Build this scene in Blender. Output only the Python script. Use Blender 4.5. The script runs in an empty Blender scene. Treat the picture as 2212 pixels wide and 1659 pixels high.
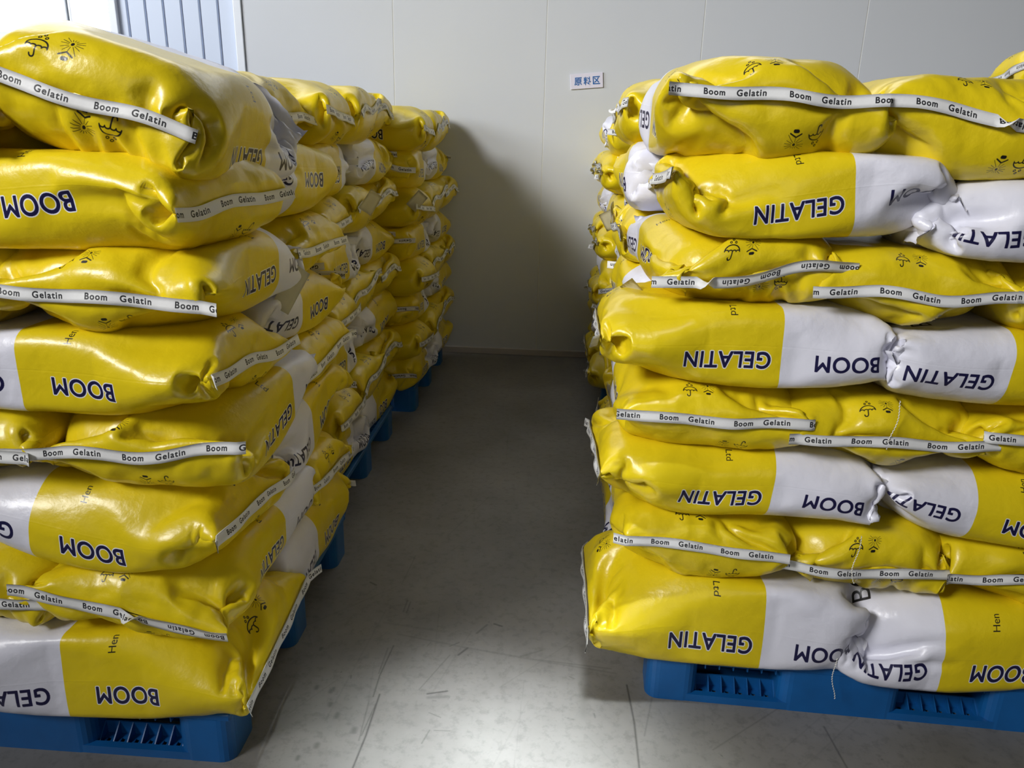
import bpy, bmesh, math, random
import numpy as np
from mathutils import Vector, Matrix, Euler

# ------------------------------------------------------------------ camera
sc = bpy.context.scene
COL = sc.collection
FPX = 1680.0
CAM_H = 1.45


def setup_camera():
    dn = np.array([982 - 1106, 5950 - 829.5, FPX]); dn /= np.linalg.norm(dn)
    z = np.array([0, 0, 1.0]); fh = z - dn * z.dot(dn); fh /= np.linalg.norm(fh)
    rt = np.cross(dn, fh)
    t = math.radians(3.4)
    Y = fh * math.cos(t) + rt * math.sin(t)
    X = rt * math.cos(t) - fh * math.sin(t)
    R = np.array([X, Y, -dn])                    # rows: world axes seen in camera (x right, y down, z forward)
    M = Matrix(((R[0][0], -R[0][1], -R[0][2], 0),
                (R[1][0], -R[1][1], -R[1][2], 0),
                (R[2][0], -R[2][1], -R[2][2], CAM_H),
                (0, 0, 0, 1)))
    cd = bpy.data.cameras.new('camera'); cam = bpy.data.objects.new('camera', cd)
    COL.objects.link(cam); cam.matrix_world = M
    cd.sensor_fit = 'HORIZONTAL'; cd.sensor_width = 36.0
    cd.lens = 36.0 * FPX / 2212.0
    cd.clip_start = 0.05
    sc.camera = cam


setup_camera()

# ------------------------------------------------------------------ light
sc.view_settings.view_transform = 'Standard'
sc.view_settings.look = 'None'
sc.view_settings.gamma = 1.0
sc.view_settings.use_curve_mapping = False
sc.view_settings.exposure = 0.0

world = bpy.data.worlds.new('world'); sc.world = world; world.use_nodes = True
bg = world.node_tree.nodes['Background']
bg.inputs[0].default_value = (0.90, 0.95, 1.0, 1)
bg.inputs[1].default_value = 0.035


def area(name, loc, target, sx, sy, power, col=(1, 1, 1), spread=180):
    l = bpy.data.lights.new(name, 'AREA'); l.shape = 'RECTANGLE'; l.size = sx; l.size_y = sy
    l.energy = power; l.color = col; l.spread = math.radians(spread)
    o = bpy.data.objects.new(name, l); COL.objects.link(o)
    o.location = loc
    o.rotation_euler = (Vector(target) - Vector(loc)).to_track_quat('-Z', 'Y').to_euler()
    return o


area('daylight_window_left', (-4.6, -2.4, 4.8), (0.8, 3.4, 1.6), 2.1, 1.6, 62, (1.0, 0.995, 0.985), 52)
area('added_sheet_fill', (-5.0, 2.6, 2.9), (-2.2, 5.0, 2.3), 1.6, 1.4, 42, (0.93, 0.96, 1.0), 90)  # added fill lamp, brightens the corrugated sheet and left end of the wall
area('daylight_door_behind', (0.4, -4.0, 2.6), (0.0, 3.0, 1.0), 2.6, 2.2, 20, (1.0, 0.985, 0.97))
area('daylight_clerestory_back', (-1.0, 5.35, 4.3), (-0.3, 1.5, 1.0), 6.5, 1.2, 95, (0.95, 0.97, 1.0))
area('added_floor_patch_light', (-0.08, 0.58, 4.2), (-0.08, 1.16, 0.0), 0.56, 0.95, 10, (0.90, 0.96, 1.0), 12)  # added narrow lamp overhead, lays the bright patch on the aisle floor


# ------------------------------------------------------------------ helpers
def link(name, me, mat=None, parent=None):
    o = bpy.data.objects.new(name, me); COL.objects.link(o)
    if mat is not None and len(me.materials) == 0:
        me.materials.append(mat)
    if parent is not None:
        o.parent = parent
    return o


def tag(o, label=None, cat=None, group=None, kind=None):
    if label: o['label'] = label
    if cat: o['category'] = cat
    if group: o['group'] = group
    if kind: o['kind'] = kind
    return o


def empty(name, loc, rot=(0, 0, 0)):
    o = bpy.data.objects.new(name, None); COL.objects.link(o)
    o.empty_display_size = 0.05
    o.location = loc; o.rotation_euler = rot
    return o


def box(bm, x0, x1, y0, y1, z0, z1):
    vs = [bm.verts.new(p) for p in ((x0, y0, z0), (x1, y0, z0), (x1, y1, z0), (x0, y1, z0),
                                    (x0, y0, z1), (x1, y0, z1), (x1, y1, z1), (x0, y1, z1))]
    for f in ((3, 2, 1, 0), (4, 5, 6, 7), (0, 1, 5, 4), (1, 2, 6, 5), (2, 3, 7, 6), (3, 0, 4, 7)):
        bm.faces.new([vs[i] for i in f])
    return vs


def finish(bm, name, bevel=0.0, seg=2, smooth=False):
    if bevel > 0:
        bmesh.ops.bevel(bm, geom=[e for e in bm.edges if e.calc_length() > bevel * 2.2], offset=bevel, segments=seg, affect='EDGES', profile=0.6)
    bmesh.ops.recalc_face_normals(bm, faces=bm.faces)
    me = bpy.data.meshes.new(name); bm.to_mesh(me); bm.free()
    if smooth:
        me.polygons.foreach_set('use_smooth', [True] * len(me.polygons))
    return me


def new_mat(name):
    m = bpy.data.materials.new(name); m.use_nodes = True
    nt = m.node_tree; b = nt.nodes['Principled BSDF']
    return m, nt, b


def nd(nt, typ, **kw):
    n = nt.nodes.new(typ)
    for k, v in kw.items():
        setattr(n, k, v)
    return n


def s2l(c):
    c = np.asarray(c, float) / 255.0
    return tuple(np.where(c <= 0.04045, c / 12.92, ((c + 0.055) / 1.055) ** 2.4))


# ------------------------------------------------------------------ print artwork, drawn here into generated images
def glyph_tris(txt, offset=0.0, spacing=1.0):
    cu = bpy.data.curves.new('txt', 'FONT'); cu.body = txt; cu.size = 1.0
    cu.offset = offset; cu.space_character = spacing; cu.resolution_u = 6
    o = bpy.data.objects.new('txt', cu); COL.objects.link(o)
    bpy.context.view_layer.update()
    dg = bpy.context.evaluated_depsgraph_get()
    me = bpy.data.meshes.new_from_object(o.evaluated_get(dg))
    me.calc_loop_triangles()
    co = np.array([v.co[:2] for v in me.vertices]).reshape(-1, 2)
    tr = np.array([t.vertices[:] for t in me.loop_triangles]).reshape(-1, 3)
    bpy.data.objects.remove(o); bpy.data.meshes.remove(me); bpy.data.curves.remove(cu)
    return co, tr


def raster(co, tr, width_m, height_m, px, pad=0.0, stretch_fit=True):
    """fills the triangles, scaled to width x height metres, on a mask with px pixels per metre, 3x oversampled"""
    SS = 3
    lo = co.min(0); hi = co.max(0)
    c = (co - lo) / (hi - lo) * np.array([width_m, height_m]) + pad
    W = int(round((width_m + 2 * pad) * px)); H = int(round((height_m + 2 * pad) * px))
    c = c * px * SS
    M = np.zeros((H * SS, W * SS), bool)
    for a, b, d in c[tr]:
        x0, y0 = np.floor(np.minimum(np.minimum(a, b), d)).astype(int)
        x1, y1 = np.ceil(np.maximum(np.maximum(a, b), d)).astype(int) + 1
        x0 = max(x0, 0); y0 = max(y0, 0); x1 = min(x1, W * SS); y1 = min(y1, H * SS)
        if x1 <= x0 or y1 <= y0: continue
        X, Y = np.meshgrid(np.arange(x0, x1) + .5, np.arange(y0, y1) + .5)
        def e(p, q): return (q[0] - p[0]) * (Y - p[1]) - (q[1] - p[1]) * (X - p[0])
        e1, e2, e3 = e(a, b), e(b, d), e(d, a)
        M[y0:y1, x0:x1] |= ((e1 >= 0) & (e2 >= 0) & (e3 >= 0)) | ((e1 <= 0) & (e2 <= 0) & (e3 <= 0))
    return M.reshape(H, SS, W, SS).mean((1, 3))      # row 0 = bottom


def dilate(M, r):
    out = M.copy()
    for dy in range(-r, r + 1):
        for dx in range(-r, r + 1):
            if dx * dx + dy * dy <= r * r + 1:
                out = np.maximum(out, np.roll(np.roll(M, dy, 0), dx, 1))
    return out


def strokes(W, H, px, segs):
    """segs: list of (polyline points in metres, half width) or ('disc', x, y, r)"""
    w, h = int(W * px), int(H * px)
    X, Y = np.meshgrid((np.arange(w) + .5) / px, (np.arange(h) + .5) / px)
    M = np.zeros((h, w))
    for s in segs:
        if s[0] == 'disc':
            d = np.hypot((X - s[1]), (Y - s[2])) - s[3]
            M = np.maximum(M, np.clip(.5 - d * px, 0, 1)); continue
        pts, hw = s
        for (ax, ay), (bx, by) in zip(pts[:-1], pts[1:]):
            dx, dy = bx - ax, by - ay
            t = np.clip(((X - ax) * dx + (Y - ay) * dy) / (dx * dx + dy * dy + 1e-12), 0, 1)
            d = np.hypot(X - ax - t * dx, Y - ay - t * dy) - hw
            M = np.maximum(M, np.clip(.5 - d * px, 0, 1))
    return M


def arc(cx, cy, rx, ry, a0, a1, n=14):
    return [(cx + rx * math.cos(math.radians(a0 + (a1 - a0) * i / n)), cy + ry * math.sin(math.radians(a0 + (a1 - a0) * i / n))) for i in range(n + 1)]


def umbrella_icon(px):
    s = .0012; S = []
    S.append((arc(.021, .018, .017, .013, 4, 176), s))
    for k in range(4):
        S.append((arc(.0082 + k * .0086, .018, .0043, .0028, 0, 180, 8), s * .9))
    S.append(([(.021, .018), (.021, .007)], s)); S.append((arc(.0172, .007, .0038, .0042, -180, 0, 8), s))
    for x, y in ((.0155, .0365), (.0265, .0365), (.021, .0425)):
        S.append((arc(x, y, .0021, .0021, 0, 360, 10), .0009))
    return strokes(.042, .047, px, S)


def sun_icon(px):
    S = [('disc', .026, .036, .0028)]
    for a in (15, 35, 60, 85, 110, 135, 160, 180, 212, 238, 265, 300, 325, 350):
        r1 = .019 if a not in (300,) else .027
        if a in (60, 85, 110): r1 = .011
        c, q = math.cos(math.radians(a)), math.sin(math.radians(a))
        S.append(([(.026 + .006 * c, .036 + .005 * q), (.026 + r1 * c, .036 + r1 * .75 * q)], .00042))
    S.append(([(.013, .0165), (.024, .022), (.036, .016)], .0012))
    S.append(([(.0212, .012), (.0275, .012)], .0030))
    return strokes(.052, .05, px, S)


PX = 2000.0            # atlas pixels per metre
U_LEN, V_LEN = 0.76, 1.08
ATW, ATH = int(U_LEN * PX), int(V_LEN * PX)


def build_atlas():
    U = (np.arange(ATW) + .5) / PX
    V = (np.arange(ATH) + .5) / PX
    img = np.zeros((ATH, ATW, 3), np.float32)
    yel = np.array(s2l((222, 197, 22))); wht = np.array(s2l((224, 224, 236)))
    ink = np.array(s2l((26, 24, 66))); blk = np.array(s2l((24, 22, 22)))
    edge = (U > 0.435)[None, :, None]
    img[:] = np.where(edge, wht, yel)

    def stamp(M, u, v, k, col, anchor_center=True):
        A = np.rot90(M[::-1], k)[::-1]              # k quarter turns counter-clockwise as displayed
        h, w = A.shape
        x0 = int(u * PX - w / 2); y0 = int(v * PX - h / 2)
        xs0, ys0 = max(0, -x0), max(0, -y0)
        xs1, ys1 = min(w, ATW - x0), min(h, ATH - y0)
        if xs1 <= xs0 or ys1 <= ys0: return
        a = A[ys0:ys1, xs0:xs1, None]
        reg = img[y0 + ys0:y0 + ys1, x0 + xs0:x0 + xs1]
        reg[:] = reg * (1 - a) + col * a

    C = V_LEN
    boom = dilate(raster(*glyph_tris('BOOM', 0, 1.06), .134, .035, PX, pad=.005), 2)
    gel = dilate(raster(*glyph_tris('GELATIN', 0, 1.06), .188, .035, PX, pad=.005), 2)
    white = np.array(s2l((236, 236, 240)))
    for M, u, v, k in ((gel, .318, C / 4 - .017, 2), (boom, .575, C / 4 - .017, 2),
                       (boom, .300, 3 * C / 4 + .017, 0), (gel, .563, 3 * C / 4 + .017, 0)):
        if u < .43: stamp(dilate(M, 4), u, v, k, white)
        stamp(M, u, v, k, ink)
    umb, sun = umbrella_icon(PX), sun_icon(PX)
    stamp(umb, .078, C / 2 + .058, -1, blk); stamp(sun, .080, C / 2 + .010, -1, blk)
    stamp(umb, .062, .076, -1, blk); stamp(sun, .062, .030, -1, blk)
    # address line over the top panel, large word on the white band
    hen = raster(*glyph_tris('Hen'), .033, .015, PX, pad=.002)
    ltd = raster(*glyph_tris('Ltd'), .028, .015, PX, pad=.002)
    big = raster(*glyph_tris('BOOM'), .17, .045, PX, pad=.002)
    stamp(hen, .330, 3 * C / 4 - .085, -1, blk)
    stamp(ltd, .330, C / 4 + .088, -1, blk)
    stamp(big, .60, C / 2 + .02, -1, blk)
    return img


def to_image(name, arr):
    h, w, _ = arr.shape
    im = bpy.data.images.new(name, w, h, alpha=False, float_buffer=False)
    a = np.clip(arr, 0, 1)
    a = np.where(a <= 0.0031308, a * 12.92, 1.055 * np.power(np.maximum(a, 1e-9), 1 / 2.4) - 0.055)
    out = np.ones((h, w, 4), np.float32); out[..., :3] = a
    im.pixels.foreach_set(out.ravel()); im.update(); im.pack()
    return im


IMG_BAG = to_image('sack_print', build_atlas())


def build_tape():
    P = 4000.0; W, H = .17, .026
    w, h = int(W * P), int(H * P)
    img = np.zeros((h, w, 3), np.float32); img[:] = s2l((226, 226, 226))
    rng = np.random.default_rng(3)
    img *= (1 + .03 * rng.standard_normal((h, w, 1))).astype(np.float32)
    for t, x0, ww in (('Boom', .014, .042), ('Gelatin', .080, .058)):
        M = dilate(raster(*glyph_tris(t, 0, 1.18), ww, .0122, P, pad=.0012), 2)
        hh, w2 = M.shape; y0 = int(.0067 * P); xx = int(x0 * P)
        a = M[..., None]; reg = img[y0:y0 + hh, xx:xx + w2]
        reg[:] = reg * (1 - a) + np.array(s2l((30, 30, 34))) * a
    return img


IMG_TAPE = to_image('tape_print', build_tape())

# ------------------------------------------------------------------ materials
def mat_bag():
    m, nt, b = new_mat('glossy_sack_paper')
    uv = nd(nt, 'ShaderNodeUVMap', uv_map='UVMap')
    tx = nd(nt, 'ShaderNodeTexImage'); tx.image = IMG_BAG; tx.extension = 'EXTEND'; tx.interpolation = 'Cubic'
    nt.links.new(uv.outputs[0], tx.inputs[0])
    oi = nd(nt, 'ShaderNodeObjectInfo')
    hsv = nd(nt, 'ShaderNodeHueSaturation')
    mp = nd(nt, 'ShaderNodeMapRange'); mp.inputs[3].default_value = .94; mp.inputs[4].default_value = 1.05
    nt.links.new(oi.outputs['Random'], mp.inputs[0]); nt.links.new(mp.outputs[0], hsv.inputs['Value'])
    nt.links.new(tx.outputs[0], hsv.inputs['Color']); nt.links.new(hsv.outputs[0], b.inputs['Base Color'])
    b.inputs['Roughness'].default_value = .33
    b.inputs['Specular IOR Level'].default_value = .5
    b.inputs['Coat Weight'].default_value = .05
    b.inputs['Coat Roughness'].default_value = .12
    tc = nd(nt, 'ShaderNodeTexCoord')
    n1 = nd(nt, 'ShaderNodeTexNoise'); n1.inputs['Scale'].default_value = 26; n1.inputs['Detail'].default_value = 4
    n2 = nd(nt, 'ShaderNodeTexVoronoi'); n2.feature = 'F1'; n2.inputs['Scale'].default_value = 13
    nt.links.new(tc.outputs['Object'], n1.inputs['Vector'])
    wv = nd(nt, 'ShaderNodeVectorMath', operation='MULTIPLY_ADD')
    nt.links.new(n1.outputs['Color'], wv.inputs[0]); wv.inputs[1].default_value = (.06, .06, .06)
    nt.links.new(tc.outputs['Object'], wv.inputs[2]); nt.links.new(wv.outputs[0], n2.inputs['Vector'])
    ad = nd(nt, 'ShaderNodeMath', operation='MULTIPLY_ADD'); ad.inputs[1].default_value = .5
    nt.links.new(n2.outputs['Distance'], ad.inputs[0]); nt.links.new(n1.outputs['Fac'], ad.inputs[2])
    # fold line along the middle of both gussets
    sp = nd(nt, 'ShaderNodeSeparateXYZ'); nt.links.new(uv.outputs[0], sp.inputs[0])
    pp = nd(nt, 'ShaderNodeMath', operation='PINGPONG'); pp.inputs[1].default_value = .5
    nt.links.new(sp.outputs[1], pp.inputs[0])
    df = nd(nt, 'ShaderNodeMath', operation='SUBTRACT'); df.inputs[1].default_value = .262
    ab = nd(nt, 'ShaderNodeMath', operation='ABSOLUTE')
    nt.links.new(pp.outputs[0], df.inputs[0]); nt.links.new(df.outputs[0], ab.inputs[0])
    mr = nd(nt, 'ShaderNodeMapRange'); mr.inputs[1].default_value = 0; mr.inputs[2].default_value = .0022
    mr.inputs[3].default_value = .10; mr.inputs[4].default_value = 0
    nt.links.new(ab.outputs[0], mr.inputs[0])
    a2 = nd(nt, 'ShaderNodeMath', operation='ADD')
    nt.links.new(ad.outputs[0], a2.inputs[0]); nt.links.new(mr.outputs[0], a2.inputs[1])
    bp = nd(nt, 'ShaderNodeBump'); bp.inputs['Strength'].default_value = .35; bp.inputs['Distance'].default_value = .006
    nt.links.new(a2.outputs[0], bp.inputs['Height']); nt.links.new(bp.outputs[0], b.inputs['Normal'])
    return m


def mat_tape():
    m, nt, b = new_mat('printed_paper_tape')
    uv = nd(nt, 'ShaderNodeUVMap', uv_map='UVMap')
    tx = nd(nt, 'ShaderNodeTexImage'); tx.image = IMG_TAPE; tx.extension = 'REPEAT'; tx.interpolation = 'Cubic'
    nt.links.new(uv.outputs[0], tx.inputs[0]); nt.links.new(tx.outputs[0], b.inputs['Base Color'])
    b.inputs['Roughness'].default_value = .55
    n = nd(nt, 'ShaderNodeTexNoise'); n.inputs['Scale'].default_value = 60
    tc = nd(nt, 'ShaderNodeTexCoord'); nt.links.new(tc.outputs['Object'], n.inputs['Vector'])
    bp = nd(nt, 'ShaderNodeBump'); bp.inputs['Strength'].default_value = .2; bp.inputs['Distance'].default_value = .003
    nt.links.new(n.outputs['Fac'], bp.inputs['Height']); nt.links.new(bp.outputs[0], b.inputs['Normal'])
    return m


def mat_plain(name, col, rough=.5, noise=0.0, nscale=20, bump=0.0, spec=.5):
    m, nt, b = new_mat(name)
    c = s2l(col)
    b.inputs['Roughness'].default_value = rough
    b.inputs['Specular IOR Level'].default_value = spec
    tc = nd(nt, 'ShaderNodeTexCoord'); n = nd(nt, 'ShaderNodeTexNoise')
    n.inputs['Scale'].default_value = nscale; n.inputs['Detail'].default_value = 6
    nt.links.new(tc.outputs['Object'], n.inputs['Vector'])
    r = nd(nt, 'ShaderNodeValToRGB')
    r.color_ramp.elements[0].position = .3; r.color_ramp.elements[1].position = .7
    r.color_ramp.elements[0].color = (*[x * (1 - noise) for x in c], 1)
    r.color_ramp.elements[1].color = (*[min(1, x * (1 + noise)) for x in c], 1)
    nt.links.new(n.outputs['Fac'], r.inputs[0]); nt.links.new(r.outputs[0], b.inputs['Base Color'])
    if bump:
        bp = nd(nt, 'ShaderNodeBump'); bp.inputs['Strength'].default_value = bump; bp.inputs['Distance'].default_value = .003
        nt.links.new(n.outputs['Fac'], bp.inputs['Height']); nt.links.new(bp.outputs[0], b.inputs['Normal'])
    return m


M_BAG = mat_bag(); M_TAPE = mat_tape()
M_WHITE = mat_plain('white_sack_paper', (222, 222, 232), .38, .03, 30, .3)
M_THREAD = mat_plain('white_thread', (225, 222, 212), .8, .05, 200)
M_BLUE = mat_plain('blue_plastic', (14, 88, 152), .42, .14, 9, .15)
M_TAG = mat_plain('cream_paper', (226, 220, 190), .6, .03, 30)
M_WALL = mat_plain('painted_steel_panel', (204, 207, 211), .55, .012, 2.0)
M_SEAM = mat_plain('panel_joint_sealant', (214, 214, 208), .6, .02, 20)
M_TRIM = mat_plain('white_aluminium_trim', (226, 230, 236), .4, .01, 5)
M_SHEET = mat_plain('pale_blue_corrugated_sheet', (206, 216, 234), .5, .01, 3)
M_SHEETDARK = mat_plain('sheet_groove_painted_shade', (120, 128, 145), .6, .02, 3)  # darker sheet colour for the groove floors, recess shade painted in
M_SIGN = mat_plain('white_sign_board', (222, 218, 232), .45, .01, 5)
M_SIGNINK = mat_plain('blue_sign_lettering', (34, 98, 165), .5, .01, 5)


def mat_pane():
    m, nt, b = new_mat('bright_daylit_pane')
    b.inputs['Base Color'].default_value = (.9, .93, 1, 1)
    b.inputs['Emission Color'].default_value = (.97, .98, 1, 1)
    b.inputs['Emission Strength'].default_value = 2.2
    b.inputs['Roughness'].default_value = .1
    return m


M_PANE = mat_pane()

# ------------------------------------------------------------------ floor
FX0, FX1, FY0, FY1 = -1.2, 1.6, 1.1, 5.2


def pix_floor(x, y):
    """a point of the photograph onto the floor (used only to lay out the scuff marks)"""
    R = np.array(sc.camera.matrix_world.to_3x3())
    d = R @ np.array([(x - 1106) / FPX, -(y - 829.5) / FPX, -1.0])
    t = -CAM_H / d[2]
    return d[0] * t, d[1] * t


def floor_marks():
    P = 420.0
    w, h = int((FX1 - FX0) * P), int((FY1 - FY0) * P)
    X, Y = np.meshgrid(FX0 + (np.arange(w) + .5) / P, FY0 + (np.arange(h) + .5) / P)
    M = np.zeros((h, w), np.float32)
    rng = np.random.default_rng(5)

    def line(pts, hw, a, px=True):
        if px: pts = [pix_floor(*p) for p in pts]
        for (ax, ay), (bx, by) in zip(pts[:-1], pts[1:]):
            x0, x1 = sorted((ax, bx)); y0, y1 = sorted((ay, by)); g = hw * 3 + .006
            i0, i1 = int((x0 - g - FX0) * P), int((x1 + g - FX0) * P) + 1
            j0, j1 = int((y0 - g - FY0) * P), int((y1 + g - FY0) * P) + 1
            i0, j0 = max(i0, 0), max(j0, 0); i1, j1 = min(i1, w), min(j1, h)
            if i1 <= i0 or j1 <= j0: continue
            xs, ys = X[j0:j1, i0:i1], Y[j0:j1, i0:i1]
            dx, dy = bx - ax, by - ay
            t = np.clip(((xs - ax) * dx + (ys - ay) * dy) / (dx * dx + dy * dy + 1e-12), 0, 1)
            d = np.hypot(xs - ax - t * dx, ys - ay - t * dy)
            M[j0:j1, i0:i1] = np.maximum(M[j0:j1, i0:i1], a * np.clip(1.3 - d / hw, 0, 1))

    for p, hw, a in (([(850, 1395), (820, 1460), (806, 1505)], .0022, .7), ([(838, 1400), (818, 1455)], .0018, .5),
                     ([(820, 1500), (790, 1590), (762, 1659)], .0026, .9), ([(812, 1520), (780, 1590)], .0018, .6),
                     ([(797, 1515), (775, 1600)], .002, .45), ([(1354, 1480), (1370, 1560), (1381, 1659)], .0028, .8),
                     ([(1410, 1500), (1392, 1590)], .0022, .35), ([(972, 1415), (905, 1490)], .0016, .45),
                     ([(880, 1297), (871, 1322)], .002, .6), ([(887, 1300), (878, 1324)], .002, .6),
                     ([(898, 1200), (868, 1262)], .002, .3), ([(990, 1415), (1010, 1400)], .004, .75),
                     ([(1030, 1368), (1052, 1350)], .004, .5), ([(1068, 1348), (1084, 1353)], .004, .75),
                     ([(923, 1499), (966, 1493)], .003, .9), ([(925, 1507), (968, 1505)], .006, .35),
                     ([(938, 1578), (972, 1579)], .002, .5), ([(860, 1370), (1000, 1398), (1180, 1430), (1330, 1455)], .004, .25),
                     ([(830, 1345), (960, 1365)], .006, .16), ([(1150, 1424), (1320, 1445)], .003, .35),
                     ([(1780, 1570), (1830, 1659)], .0026, .6), ([(1690, 1525), (1540, 1620)], .0022, .35),
                     ([(800, 1258), (812, 1264)], .004, .7), ([(1170, 1405), (1120, 1420)], .004, .3)):
        line(p, hw, a)
    for x, y, r in ((683, 1487, .007), (714, 1495, .007), (719, 1491, .006), (727, 1548, .008), (764, 1580, .009), (713, 1524, .007),
                    (692, 1404, .005), (683, 1613, .008), (642, 1640, .006), (1945, 1573, .006)):
        fx, fy = pix_floor(x, y); line([(fx, fy), (fx, fy + .008)], r, .5, px=False)
    for k in range(420):
        x = rng.uniform(FX0, FX1); y = rng.uniform(FY0, FY1); a = rng.uniform(0, math.pi); l = rng.exponential(.012) + .001
        line([(x, y), (x + l * math.cos(a), y + l * math.sin(a))], rng.uniform(.0008, .0022), rng.uniform(.2, .7), px=False)
    for k in range(60):
        x = rng.uniform(-.8, .6); y = rng.uniform(1.3, 4.8); a = rng.normal(1.3, .5); l = rng.uniform(.1, .5)
        line([(x, y), (x + l * math.cos(a), y + l * math.sin(a))], rng.uniform(.001, .003), rng.uniform(.05, .2), px=False)
    out = np.repeat(1 - M[..., None], 3, 2)
    im = bpy.data.images.new('floor_scuffs', w, h, alpha=False)
    im.colorspace_settings.name = 'Non-Color'
    o = np.ones((h, w, 4), np.float32); o[..., :3] = out
    im.pixels.foreach_set(o.ravel()); im.update(); im.pack()
    return im


def mat_floor():
    m, nt, b = new_mat('worn_grey_floor_paint')
    uv = nd(nt, 'ShaderNodeUVMap', uv_map='UVMap')
    tx = nd(nt, 'ShaderNodeTexImage'); tx.image = floor_marks(); tx.extension = 'EXTEND'
    nt.links.new(uv.outputs[0], tx.inputs[0])
    tc = nd(nt, 'ShaderNodeTexCoord')
    n1 = nd(nt, 'ShaderNodeTexNoise'); n1.inputs['Scale'].default_value = 2.2; n1.inputs['Detail'].default_value = 9; n1.inputs['Roughness'].default_value = .62
    n2 = nd(nt, 'ShaderNodeTexNoise'); n2.inputs['Scale'].default_value = 34; n2.inputs['Detail'].default_value = 8; n2.inputs['Roughness'].default_value = .7
    for n in (n1, n2): nt.links.new(tc.outputs['Object'], n.inputs['Vector'])
    r1 = nd(nt, 'ShaderNodeValToRGB'); r1.color_ramp.elements[0].position = .32; r1.color_ramp.elements[1].position = .68
    r1.color_ramp.elements[0].color = (*s2l((112, 110, 106)), 1); r1.color_ramp.elements[1].color = (*s2l((136, 134, 131)), 1)
    nt.links.new(n1.outputs['Fac'], r1.inputs[0])
    r2 = nd(nt, 'ShaderNodeValToRGB'); r2.color_ramp.elements[0].position = .36; r2.color_ramp.elements[1].position = .5
    r2.color_ramp.elements[0].color = (.80, .80, .80, 1); r2.color_ramp.elements[1].color = (1, 1, 1, 1)
    nt.links.new(n2.outputs['Fac'], r2.inputs[0])
    mx = nd(nt, 'ShaderNodeMix', data_type='RGBA', blend_type='MULTIPLY'); mx.inputs[0].default_value = 1
    nt.links.new(r1.outputs[0], mx.inputs[6]); nt.links.new(r2.outputs[0], mx.inputs[7])
    mp = nd(nt, 'ShaderNodeMapRange'); mp.inputs[3].default_value = .22; mp.inputs[4].default_value = 1.0
    nt.links.new(tx.outputs[0], mp.inputs[0])
    mx2 = nd(nt, 'ShaderNodeMix', data_type='RGBA', blend_type='MULTIPLY'); mx2.inputs[0].default_value = 1
    nt.links.new(mx.outputs[2], mx2.inputs[6]); nt.links.new(mp.outputs[0], mx2.inputs[7])
    nt.links.new(mx2.outputs[2], b.inputs['Base Color'])
    rr = nd(nt, 'ShaderNodeMapRange'); rr.inputs[3].default_value = .34; rr.inputs[4].default_value = .56
    nt.links.new(n1.outputs['Fac'], rr.inputs[0]); nt.links.new(rr.outputs[0], b.inputs['Roughness'])
    bp = nd(nt, 'ShaderNodeBump'); bp.inputs['Strength'].default_value = .12; bp.inputs['Distance'].default_value = .002
    nt.links.new(n2.outputs['Fac'], bp.inputs['Height']); nt.links.new(bp.outputs[0], b.inputs['Normal'])
    return m


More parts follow.
